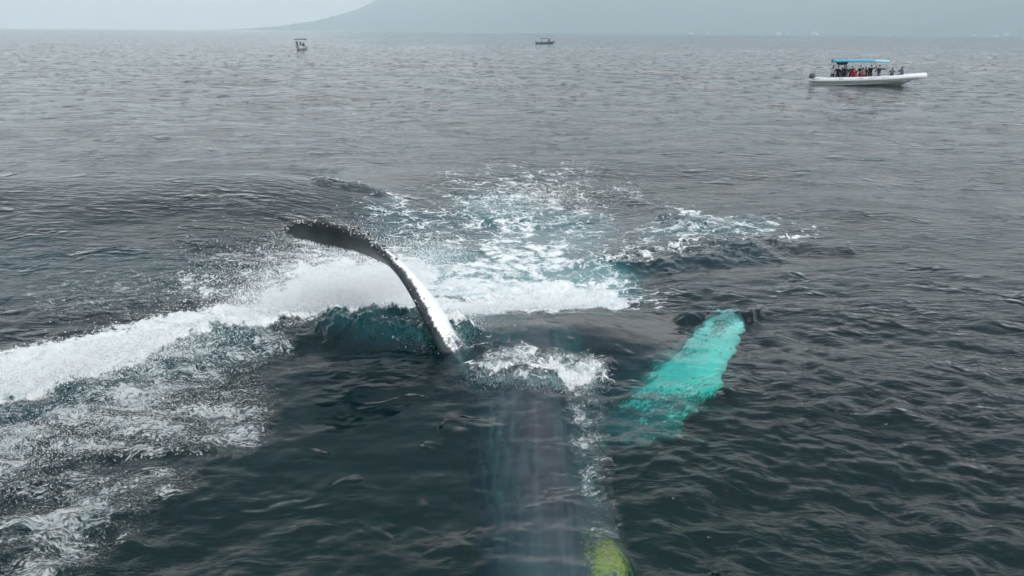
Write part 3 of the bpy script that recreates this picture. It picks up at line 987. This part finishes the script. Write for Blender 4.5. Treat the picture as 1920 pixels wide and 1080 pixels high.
def person(label, loc, rz, pose, top, legs, skin=0, hair='black', h=1.72, group=None, parent_m=None):
    """pose: sit / stand, with left and right hand targets (x forward, y left, z up, relative to the shoulder)"""
    sit = pose.get('sit', False)
    hipz = 0.50 if sit else 0.93
    k = h / 1.72
    hip = Vector((0, 0, hipz))
    lean = pose.get('lean', 0.05)
    chest = hip + Vector((lean * 0.6, 0, 0.30))
    neck = hip + Vector((lean, 0, 0.52))
    verts, edges, rad, part = [], [], [], []

    def v(p, r, link=None, pt=0):
        verts.append(Vector(p) * k)
        f_ = 1.0 if pt == 0 else 1.34
        rad.append((r[0] * k * f_, r[1] * k * f_))
        if link is not None:
            edges.append((link, len(verts) - 1))
        part.append(pt)
        return len(verts) - 1
    pel = v(hip, (0.145, 0.115), None, 2)
    bl = v(hip + (chest - hip) * 0.5, 0.13 if False else (0.125, 0.11), pel, 1)
    ch = v(chest, (0.155, 0.12), bl, 1)
    sh = v(neck + Vector((0, 0, -0.06)), (0.12, 0.10), ch, 1)
    nk = v(neck + Vector((0.01, 0, 0.04)), (0.052, 0.052), sh, 0)
    hd = v(neck + Vector((0.035, 0, 0.13)), (0.078, 0.088), nk, 0)
    tp = v(neck + Vector((0.02, 0, 0.235)), (0.070, 0.078), hd, 0)
    for s in (1, -1):
        so = neck + Vector((0, 0.185 * s, -0.06))
        a = v(so, (0.062, 0.062), sh, 1)
        tgt = pose.get('L' if s > 0 else 'R', (0.12, 0.03, -0.50))
        hand = so + Vector((tgt[0], tgt[1] * s, tgt[2]))
        mid = (so + hand) / 2
        bend = max(0.0, 0.29 ** 2 - ((hand - so).length / 2) ** 2) ** 0.5
        el = mid + Vector((-0.2, 0.75 * s, -0.6)).normalized() * bend
        b = v(el, (0.044, 0.044), a, 1)
        c = v(el + (hand - el) * 0.85, (0.032, 0.032), b, 1)
        v(hand, (0.036, 0.022), c, 0)
    for s in (1, -1):
        hp = hip + Vector((0, 0.095 * s, -0.04))
        if sit:
            kn, an, toe = hip + Vector((0.43, 0.13 * s, 0.0)), Vector((0.42, 0.13 * s, 0.08)), Vector((0.60, 0.14 * s, 0.04))
        else:
            kn, an, toe = Vector((0.04, 0.11 * s, 0.49)), Vector((-0.02, 0.13 * s, 0.08)), Vector((0.17, 0.15 * s, 0.035))
        a = v(hp, (0.092, 0.092), pel, 2)
        b = v(kn, (0.060, 0.060), a, 2)
        c = v(an, (0.042, 0.042), b, 2)
        v(toe, (0.036, 0.028), c, 2)
    me = bpy.data.meshes.new('rig')
    me.from_pydata([tuple(q) for q in verts], edges, [])
    tmp = bpy.data.objects.new('rig', me)
    col.objects.link(tmp)
    tmp.modifiers.new('s', 'SKIN')
    sv = me.skin_vertices[0].data
    for i, r in enumerate(rad): sv[i].radius = r
    sv[0].use_root = True
    ss = tmp.modifiers.new('u', 'SUBSURF')
    ss.levels = 1
    ss.render_levels = 1
    dg = bpy.context.evaluated_depsgraph_get()
    m2 = bpy.data.meshes.new_from_object(tmp.evaluated_get(dg))
    bpy.data.objects.remove(tmp)
    m2.name = 'person'
    m2.materials.clear()
    for mm in (SKIN[skin], CL[top], CL[legs]): m2.materials.append(mm)
    pts = np.array([tuple(q) for q in verts])
    E = [(pts[a], pts[b], part[b]) for a, b in edges]
    for f in m2.polygons:
        c = np.array(f.center)
        bd, bp = 9, 0
        for a, b, pt in E:
            t = np.clip(((c - a) @ (b - a)) / ((b - a) @ (b - a) + 1e-9), 0, 1)
            d = np.linalg.norm(c - a - (b - a) * t)
            if d < bd: bd, bp = d, pt
        f.material_index = bp
    o = link_mesh('person', m2, None)
    o.location = loc
    o.rotation_euler = (0, 0, rz)
    tag(o, label, 'person', group)
    hm = {'black': CL['black'], 'brown': CL['brown'], 'white': CL['white'], 'red': CL['red'], 'grey': CL['grey']}[hair]
    bm = bmesh.new()
    hc = pts[6] * 1.0
    ball(bm, (hc[0] - 0.022 * k, 0, hc[2] + 0.005), (0.098 * k, 0.090 * k, 0.085 * k), 10)
    hat = obj('hair', bm, hm, o, True)
    # nose and ears
    bm = bmesh.new()
    hp = pts[5]
    ball(bm, (hp[0] + 0.088 * k, 0, hp[2] + 0.02), (0.018 * k, 0.013 * k, 0.022 * k), 6)
    obj('nose', bm, SKIN[skin], o, True)
    return o


# ------------------------------------------------------------------ boats
M_TUBE = mat('white_tube_fabric', (0.78, 0.79, 0.80), 0.45, noise=0.04, scale=2)
M_HULL = mat('hull_gelcoat', (0.50, 0.53, 0.53), 0.35, noise=0.08, scale=1.5)
M_GREY = mat('grey_rub_strake', (0.16, 0.17, 0.18), 0.6, noise=0.1)
M_DARK = mat('dark_plastic', (0.03, 0.032, 0.035), 0.5, noise=0.1)
M_ENG = mat('engine_cowl_grey', (0.09, 0.095, 0.10), 0.4, noise=0.1)
M_BLUE = mat('sky_blue_canopy', (0.10, 0.42, 0.60), 0.7, noise=0.12, scale=3, bump=0.02)
M_PALEB = mat('pale_blue_canopy', (0.38, 0.60, 0.72), 0.7, noise=0.1, scale=3)
M_NAVY = mat('navy_curtain', (0.006, 0.02, 0.05), 0.8, noise=0.2)
M_METAL = mat('steel_tube', (0.45, 0.47, 0.50), 0.3, metallic=0.8, noise=0.05)
M_DECK = mat('deck_grey', (0.35, 0.36, 0.36), 0.7, noise=0.1)
M_BLACK = mat('black_print', (0.03, 0.03, 0.035), 0.6, noise=0.1)
M_REDP = mat('red_print', (0.4, 0.06, 0.05), 0.6, noise=0.1)
M_GLASS = mat('smoked_screen', (0.05, 0.07, 0.08), 0.1, noise=0.05)


def outboard(root, x, y, z, s=1.0):
    o = obj_outboard = bmesh.new()
    ring = lambda cx, w, d, zz: [(cx + d * c, w * q, zz) for c, q in ((-1, -.7), (-.7, -1), (.7, -1), (1, -.7), (1, .7), (.7, 1), (-.7, 1), (-1, .7))]
    loft(o, [ring(x, .16 * s, .22 * s, z), ring(x - .02, .21 * s, .30 * s, z + .12 * s), ring(x - .02, .21 * s, .30 * s, z + .38 * s), ring(x + .02, .16 * s, .22 * s, z + .50 * s)])
    for v in o.verts: v.co.y += y
    cowl = obj('engine_cowl', o, M_ENG, root, True)
    b = bmesh.new()
    box(b, (x - .05, y, z - .35 * s), (.18 * s, .10 * s, .75 * s))
    box(b, (x - .10, y, z - .55 * s), (.34 * s, .22 * s, .03 * s))
    obj('engine_leg', b, M_DARK, cowl)
    b = bmesh.new()
    for a in range(3):
        box(b, (x - .25 * s, y + .09 * s * math.cos(a * 2.094), z - .85 * s + .09 * s * math.sin(a * 2.094)), (.03, .10 * s, .13 * s), Matrix.Rotation(a * 2.094, 3, 'X'))
    obj('propeller', b, M_METAL, cowl)


def build_rib():
    root = empty('tour_boat', (0, 0, 0))
    HL = 6.7
    # centreline of one side of the collar, stern to bow
    side = []
    for t in np.linspace(0, 1, 26):
        x = -HL + t * 2 * HL * 0.985
        b = 1.32 * np.sqrt(1 - smoothstep(0.62, 1.04, t) ** 1.6)
        z = 0.46 + 0.42 * t ** 2.6
        side.append((x, b, z))
    path = side + [(HL * 1.0, 0.0, 0.89)] + [(a, -b, c) for a, b, c in side[::-1]]
    rad = [0.10 + 0.20 * min(1, i / 2) for i in range(26)] + [0.29] + [0.10 + 0.20 * min(1, i / 2) for i in range(26)][::-1]
    bm = bmesh.new()
    tube(bm, path, rad, 14)
    obj('inflatable_collar', bm, M_TUBE, root, True)
    for s in (1, -1):
        bm = bmesh.new()
        tube(bm, [(a, s * (b + 0.29), c - 0.10) for a, b, c in side[1:-1]], 0.035, 6)
        obj('rub_strake', bm, M_GREY, root, True)
        bm = bmesh.new()
        tube(bm, [(a, s * (b + 0.02), c + 0.315) for a, b, c in side[3:-4]], 0.02, 6)
        obj('grab_rope', bm, M_GREY, root, True)
    # hull
    bm = bmesh.new()
    rings = []
    for t in np.linspace(0, 1, 22):
        x = -HL + 0.15 + t * (2 * HL - 0.75)
        b = 1.22 * (1 - smoothstep(0.60, 1.0, t) ** 1.5) + 0.03
        zt = 0.42 + 0.48 * t ** 2.2
        keel = -0.45 + 1.05 * smoothstep(0.72, 1.0, t) ** 1.4
        ch = -0.05 + 0.55 * t ** 2.5
        rings.append([(x, b, zt), (x, b, ch), (x, 0.03, keel), (x, -0.03, keel), (x, -b, ch), (x, -b, zt)])
    loft(bm, rings)
    hull = obj('hull', bm, M_HULL, root, False)
    bm = bmesh.new()
    box(bm, (-0.6, 0, 0.30), (10.6, 2.2, 0.04))
    obj('deck', bm, M_DECK, root)
    # straddle seats in rows
    for i, x in enumerate((-3.6, -2.7, -1.8, -0.9, 0.0, 0.9, 1.8)):
        for y in (-0.55, 0.55):
            bm = bmesh.new()
            box(bm, (x, y, 0.56), (0.55, 0.28, 0.30), taper=0.9)
            st = obj('seat', bm, M_DARK, root)
            bm = bmesh.new()
            box(bm, (x - 0.27, y, 0.90), (0.06, 0.26, 0.34))
            obj('backrest', bm, M_GREY, st)
    bm = bmesh.new()
    box(bm, (-4.4, 0, 0.95), (0.55, 0.8, 0.85), taper=0.85)
    cons = obj('console', bm, M_TUBE, root)
    bm = bmesh.new()
    box(bm, (-4.15, 0, 1.5), (0.03, 0.7, 0.32), Matrix.Rotation(-0.35, 3, 'Y'))
    obj('windscreen', bm, M_GLASS, cons)
    for y in (-0.36, 0.36): outboard(root, -6.5, y, 0.62, 1.0)
    # canopy on a tube frame
    X0, X1, X2, Z = -4.0, 0.9, 2.7, 2.40
    for x in (X0, -2.2, -0.5, 0.9, X2):
        for y in (-1.05, 1.05):
            bm = bmesh.new()
            tube(bm, [(x, y, 0.55), (x, y * 0.98, Z - 0.02)], 0.022, 6)
            obj('canopy_post', bm, M_METAL, root, True)
    for y in (-1.02, 1.02):
        bm = bmesh.new()
        tube(bm, [(X0, y, Z), (X1, y, Z), (X2, y, Z - 0.06), (X2 + 0.8, y * .8, Z - 0.42)], 0.022, 6)
        obj('canopy_rail', bm, M_METAL, root, True)

    def sheet(name, xa, xb, za, zb, m):
        bm = bmesh.new()
        rings = []
        for t in np.linspace(0, 1, 10):
            x, zz = xa + (xb - xa) * t, za + (zb - za) * t - 0.03 * math.sin(t * math.pi * 3) ** 2
            top = [(x, y, zz + 0.10 * (1 - (y / 1.15) ** 2) + 0.0) for y in np.linspace(-1.15, 1.15, 9)]
            bot = [(x, y, zz - 0.02 + 0.10 * (1 - (y / 1.15) ** 2)) for y in np.linspace(1.15, -1.15, 9)]
            rings.append([(x, -1.17, zz - 0.15)] + top + [(x, 1.17, zz - 0.15)] + [(x, 1.15, zz - 0.15)] + bot + [(x, -1.15, zz - 0.15)])
        loft(bm, rings)
        return obj(name, bm, m, root, True)
    sheet('canopy', X0, X1, Z + 0.10, Z + 0.06, M_BLUE)
    sheet('front_canopy', X1 + 0.02, X2, Z + 0.05, Z - 0.04, M_PALEB)
    bm = bmesh.new()
    loft(bm, [[(-3.75, y, Z + 0.02), (-2.0, y, Z + 0.02), (-2.3, y, Z - 0.38), (-3.3, y, Z - 0.38)] for y in (-1.10, -1.08)])
    obj('side_curtain', bm, M_NAVY, root)
    bm = bmesh.new()
    tube(bm, [(X0 - 0.05, -1.0, Z + 0.05), (X0 - 0.05, 1.0, Z + 0.05)], 0.14, 10)
    obj('rolled_curtain', bm, M_NAVY, root, True)
    bm = bmesh.new()
    tube(bm, [(-2.2, 0.6, Z), (-2.6, 0.6, Z + 1.3)], 0.012, 5)
    obj('antenna', bm, M_TUBE, root, True)
    # marks on the collar, seaward side (local -y)
    def mark(x0, x1, dz, hgt, m, n=6):
        b = bmesh.new()
        for q in range(n):
            t = (q + 0.15) / n
            x = x0 + (x1 - x0) * t
            tt = (x + HL) / (2 * HL * 0.985)
            bb = 1.32 * math.sqrt(1 - float(smoothstep(0.62, 1.04, tt)) ** 1.6)
            zc = 0.46 + 0.42 * tt ** 2.6
            w = (x1 - x0) / n * 0.7
            a = 0.5
            box(b, (x, -(bb + 0.302 * math.cos(a)), zc + 0.302 * math.sin(a) + dz), (w, 0.006, hgt * random.uniform(.6, 1)), Matrix.Rotation(a, 3, 'X'))
        obj('lettering', b, m, root)
    mark(-6.2, -5.1, 0.0, 0.16, M_BLACK, 7)
    mark(-2.9, -2.4, 0.0, 0.14, M_BLACK, 4)
    mark(-0.5, -0.05, 0.0, 0.14, M_REDP, 4)
    mark(0.6, 1.6, 0.0, 0.06, M_GREY, 10)
    mark(2.1, 2.7, 0.0, 0.05, M_GREY, 6)
    return root


RIB_L, RIB_R = on_z(1516, 155), on_z(1732, 161)
rc = (RIB_L + RIB_R) / 2
rib = build_rib()
RYAW = -R(30)
RPOS = Vector((rc[0], rc[1], 0.0))
rib.location = RPOS
rib.scale = (0.83, 1, 1)
rib.rotation_euler = (0, R(-2.0), RYAW)
tag(rib, 'long white inflatable tour boat with a blue canopy and a crowd aboard', 'boat')


def on_rib(x, y, z=0.52):
    z += (-0.28 if z > 0.5 else 0.03) + 0.032 * x
    x *= 0.83
    c, s = math.cos(RYAW), math.sin(RYAW)
    return (RPOS.x + x * c - y * s, RPOS.y + x * s + y * c, z)


GRP = 'people aboard the large inflatable boat'
crew = [
    # x, y, facing (0 = bow), pose, top, legs, hair, height, label
    (-3.95, -0.75, -1.6, dict(L=(0.15, .1, -.45), R=(-0.05, .42, 0.36)), 'pale', 'charcoal', 'black', 1.70, 'person in pale clothes behind the blue canopy, waving one raised arm'),
    (-3.35, -0.72, -1.4, dict(R=(0.3, 0, -.3)), 'black', 'black', 'black', 1.66, 'person in dark jacket standing below the rear edge of the blue canopy'),
    (-2.95, -0.2, -1.6, dict(sit=True), 'grey', 'charcoal', 'brown', 1.7, 'seated person in grey between the two rearmost dark standing figures'),
    (-2.75, 0.2, -1.5, dict(L=(0.3, 0, -.25)), 'charcoal', 'black', 'black', 1.66, 'person in charcoal under the left half of the navy curtain'),
    (-2.4, -0.65, -1.7, dict(R=(0.28, 0, -.2)), 'navy', 'black', 'black', 1.70, 'person in navy under the middle of the navy curtain'),
    (-1.75, -0.65, -1.2, dict(L=(0.3, 0, -.2), R=(0.3, 0, -.2), lean=0.12), 'teal', 'black', 'black', 1.68, 'person in dark teal jacket leaning forward next to the red jacket'),
    (-1.35, -0.8, -1.6, dict(sit=True), 'red', 'maroon', 'grey', 1.66, 'seated person in a bright red jacket amid the dark figures'),
    (-0.65, -0.7, -1.6, dict(L=(0.3, 0, -.3), R=(0.3, 0, -.3)), 'black', 'maroon', 'brown', 1.68, 'person in black at the middle of the boat, right of the red jacket'),
    (-0.35, -0.8, -1.7, dict(sit=True, R=(0.3, 0, -.1)), 'pink', 'maroon', 'black', 1.62, 'seated person in dusky pink right of the black figure amidships'),
    (-0.05, -0.55, -1.5, dict(sit=True), 'brown', 'black', 'black', 1.68, 'seated person in dark brown beside the one with a raised arm'),
    (0.5, -0.65, -1.3, dict(L=(0.12, .32, 0.33), R=(0.2, 0, -.3)), 'black', 'charcoal', 'black', 1.74, 'person in black under the canopy raising an arm towards the bow'),
    (1.5, -0.70, -1.3, dict(L=(0.15, .50, 0.02), R=(0.1, 0.1, -.4)), 'charcoal', 'grey', 'black', 1.70, 'person in dark grey jacket holding the front canopy post'),
    (3.0, -0.55, -1.5, dict(sit=True, L=(0.25, -.1, .05), R=(0.25, -.1, .05)), 'grey', 'black', 'grey', 1.66, 'seated person in grey hood alone ahead of the canopy'),
    (4.1, -0.30, -2.4, dict(sit=True, R=(0.32, 0, -.02), L=(0.2, 0, -.3)), 'grey', 'charcoal', 'brown', 1.74, 'person in grey sitting at the bow, nearest the tip of the white collar'),
]
for x, y, f, pose, top, legs, hair, hh, lab in crew:
    z = 0.52 if not pose.get('sit') else 0.44
    person(lab, on_rib(x, y, z), RYAW + f, pose, top, legs, random.randrange(3), hair, hh, GRP)


def small_boat(name, Lh, beam, hullm, canopy, label):
    root = empty(name)
    tag(root, label, 'boat')
    bm = bmesh.new()
    rings = []
    for t in np.linspace(0, 1, 16):
        x = -Lh / 2 + t * Lh
        b = beam / 2 * (1 - smoothstep(0.45, 1.0, t) ** 1.5) + 0.03
        zt = 0.55 + 0.55 * t ** 2.4
        keel = -0.25 + 0.85 * smoothstep(0.75, 1.0, t) ** 1.5
        rings.append([(x, b, zt), (x, b * .86, 0.12 + .35 * t ** 2), (x, 0.02, keel), (x, -0.02, keel), (x, -b * .86, 0.12 + .35 * t ** 2), (x, -b, zt),
                      (x, -b + .06 if b > .1 else -b * .5, zt), (x, -b * .7, 0.30 + .5 * t ** 2.4), (x, b * .7, 0.30 + .5 * t ** 2.4), (x, b - .06 if b > .1 else b * .5, zt)])
    loft(bm, rings)
    hull = obj('hull', bm, hullm, root, False)
    bm = bmesh.new()
    for s in (1, -1):
        tube(bm, [(-Lh / 2 + t * Lh, s * (beam / 2 * (1 - float(smoothstep(0.45, 1.0, t)) ** 1.5) + 0.04), 0.56 + 0.55 * t ** 2.4) for t in np.linspace(0, 0.98, 14)], 0.035, 6)
    obj('gunwale', bm, M_GREY, root, True)
    for x in (-Lh * .25, 0, Lh * .2):
        bm = bmesh.new()
        box(bm, (x, 0, 0.52), (0.3, beam * 0.8, 0.05))
        obj('bench', bm, M_DECK, root)
    outboard(root, -Lh / 2 - 0.2, 0, 0.62, 0.85)
    xa, xb, z = canopy
    for x in (xa, xb):
        for y in (-beam * .44, beam * .44):
            bm = bmesh.new()
            tube(bm, [(x, y, 0.5), (x, y, z)], 0.025, 6)
            obj('canopy_post', bm, M_METAL, root, True)
    bm = bmesh.new()
    rings = []
    for x in np.linspace(xa - .15, xb + .15, 6):
        top = [(x, y, z + 0.08 * (1 - (y / (beam * .5)) ** 2) + .04) for y in np.linspace(-beam * .5, beam * .5, 7)]
        rings.append(top + [(a, -b, c - .09) for a, b, c in top])
    loft(bm, rings)
    return root


M_WHB = mat('white_hull_paint', (0.62, 0.64, 0.64), 0.4, noise=0.06)
M_CANV = mat('grey_canvas', (0.06, 0.07, 0.09), 0.8, noise=0.1)
M_CANV2 = mat('faded_canvas', (0.14, 0.18, 0.19), 0.8, noise=0.1)


def canopy_sheet(root, xa, xb, z, beam, m):
    bm = bmesh.new()
    rings = []
    for x in np.linspace(xa - .15, xb + .15, 6):
        top = [(x, y, z + 0.08 * (1 - (y / (beam * .5)) ** 2) + .05) for y in np.linspace(-beam * .5, beam * .5, 7)]
        rings.append(top + [(a, b, c - .16) for a, b, c in top[::-1]])
    loft(bm, rings)
    obj('canopy', bm, m, root, True)


def place(root, p, yaw):
    root.scale = (1.15, 1.2, 1.2)
    root.location = (p[0], p[1], -0.02)
    root.rotation_euler = (0, 0, yaw)

    def f(x, y, z):
        c, s = math.cos(yaw), math.sin(yaw)
        return (p[0] + x * c - y * s, p[1] + x * s + y * c, z)
    return f


b1 = small_boat('skiff', 7.0, 2.3, M_WHB, (-1.6, 1.6, 2.25), 'small white skiff with a flat dark canopy, seen end on, leftmost boat')
canopy_sheet(b1, -1.6, 1.6, 2.25, 2.4, M_CANV)
f1 = place(b1, on_z(565, 93), R(-82))
G1 = 'people aboard the small boat at left'
person('person in black standing at the left side of the end-on skiff', f1(1.3, -0.85, 0.55), R(-90), dict(L=(.3, 0, -.3), R=(.3, 0, -.3)), 'black', 'black', 0, 'black', 1.75, G1)
person('person in grey in the middle of the end-on skiff', f1(0.9, 0.05, 0.50), R(-90), dict(R=(.1, .1, -.45)), 'grey', 'charcoal', 1, 'black', 1.68, G1)
person('seated person in dark clothes at the right side of the end-on skiff', f1(1.3, 0.85, 0.60), R(-100), dict(sit=True), 'charcoal', 'black', 0, 'black', 1.80, G1)

b2 = small_boat('panga', 7.4, 1.9, mat('dark_panga_hull', (0.10, 0.12, 0.14), 0.5, noise=0.15), (-2.1, 0.9, 2.0), 'small dark fishing panga with a thin faded canopy, side on near the horizon')
canopy_sheet(b2, -2.1, 0.9, 2.0, 1.8, M_CANV2)
f2 = place(b2, on_z(1023, 82.5), R(-8))
G2 = 'people aboard the small boat near the horizon'
person('person in dark green standing towards the bow of the panga', f2(1.7, -0.3, 0.70), R(-60), dict(L=(.2, .1, -.35)), 'black', 'black', 0, 'black', 1.76, G2)
person('person crouched low beside the standing one on the panga', f2(1.0, -0.2, 0.60), R(-20), dict(sit=True), 'charcoal', 'black', 1, 'black', 1.7, G2)
person('person seated below the canopy at the stern of the panga', f2(-1.9, -0.2, 0.60), R(0), dict(sit=True, L=(.3, 0, -.2)), 'charcoal', 'navy', 0, 'black', 1.72, G2)

# ------------------------------------------------------------------ town on the far shore
M_WALL = mat('white_render', (0.80, 0.79, 0.77), 0.8, noise=0.08, scale=0.05)
M_ROOF = mat('pale_roof', (0.55, 0.50, 0.46), 0.8, noise=0.1, scale=0.05)
M_WIN = mat('window_glass', (0.10, 0.13, 0.16), 0.2, noise=0.1)


def building(px, dist, w, d, floors, label, steps=0, base=2.0):
    w, steps, floors = w * 0.75, steps * 0.75, max(3, int(floors * 0.7))
    az = math.atan((px - 960) / FPX / math.cos(PITCH) / 1.0)
    p = on_z(px, 150)
    az = math.atan2(p[0], p[1])
    X, Y = dist * math.sin(az), dist * math.cos(az)
    root = empty('building', (X, Y, base), -az)
    tag(root, label, 'building', 'white buildings on the far shore')
    h = floors * 4.0
    bm = bmesh.new()
    box(bm, (0, 0, h / 2), (w, d, h))
    if steps: box(bm, (w * 0.5 + steps * .5, 0, h * .3), (steps, d * .9, h * .6))
    obj('wall', bm, M_WALL, root)
    bm = bmesh.new()
    box(bm, (0, 0, h + 0.6), (w * 1.03, d * 1.03, 1.2))
    box(bm, (w * .2, 0, h + 3), (w * .2, d * .4, 3.6))
    obj('roof', bm, M_ROOF, root)
    for fl in range(floors):
        bm = bmesh.new()
        box(bm, (0, -d / 2 - 0.05, fl * 4 + 2.1), (w * .92, 0.3, 1.7))
        obj('window_band', bm, M_WIN, root)
    return root


for px, dist, w, d, fl, lab, stp, bs in [
    (1286, 8600, 62, 25, 5, 'low white hotel at the left end of the far shoreline', 26, 2), (1320, 8650, 28, 20, 10, 'narrow white tower block right of the low hotel', 0, 2),
    (1417, 8800, 22, 20, 5, 'faint small white block standing alone on the shoreline', 0, 2), (1449, 8700, 56, 25, 9, 'white apartment block, left of the central shoreline pair', 18, 2),
    (1465, 8900, 30, 20, 7, 'white block just right of the central apartment block', 0, 2), (1515, 8650, 60, 28, 12, 'broad white hotel, largest block on the far shore', 30, 2),
    (1532, 8800, 26, 22, 10, 'slim white block right of the broad hotel', 0, 2), (1810, 8800, 46, 25, 6, 'white block low on the right part of the shore', 0, 2),
    (1868, 9000, 60, 25, 12, 'pale tall hotel low on the slope, far right', 30, 2), (1852, 8900, 30, 25, 7, 'pale block left of the tall far right hotel', 0, 2)]:
    building(px, dist, w, d, fl, lab, stp, bs)

# strip of land under the town
bm = bmesh.new()
vsl = []
ths = np.linspace(R(5), R(50), 60)
top = [(8350 * math.sin(a), 8350 * math.cos(a)) for a in ths]
bot = [(10800 * math.sin(a), 10800 * math.cos(a)) for a in ths]
for i in range(59):
    a, b, c, d = top[i], top[i + 1], bot[i + 1], bot[i]
    f = [bm.verts.new((q[0], q[1], 2.0)) for q in (a, b, c, d)]
    bm.faces.new(f)
    f = [bm.verts.new((q[0], q[1], z)) for q, z in ((a, 2.0), (b, 2.0), (b, -3), (a, -3))]
    bm.faces.new(f)
bmesh.ops.remove_doubles(bm, verts=bm.verts, dist=0.01)
tag(obj('shore', bm, mat('shore_land', (0.07, 0.09, 0.06), 0.9, noise=0.3, scale=0.01)), kind='structure')

# sailing boat
az = math.atan2(*on_z(1654, 150)[:2])
sb = empty('sailing_boat', (4200 * math.sin(az), 4200 * math.cos(az), 0), R(30))
tag(sb, 'tiny white sailing boat before the far shore', 'sailing boat')
bm = bmesh.new()
loft(bm, [[(x, b, 1.1), (x, b * .6, -.2), (x, -b * .6, -.2), (x, -b, 1.1)] for x, b in ((-6, 1.3), (-2, 1.9), (2, 1.6), (6, .1))])
obj('hull', bm, M_WHB, sb)
bm = bmesh.new()
tube(bm, [(0.5, 0, 1), (0.5, 0, 17)], 0.12, 6)
obj('mast', bm, M_METAL, sb)
bm = bmesh.new()
loft(bm, [[(0.3, y, 2.4), (-5.2, y + .5, 2.5), (-2.6, y + .6, 8), (0.3, y, 16.5)] for y in (0, 0.06)])
obj('sail', bm, M_TUBE, sb)
print('tris', sum(len(m.loops) - 2 * len(m.polygons) for m in bpy.data.meshes))
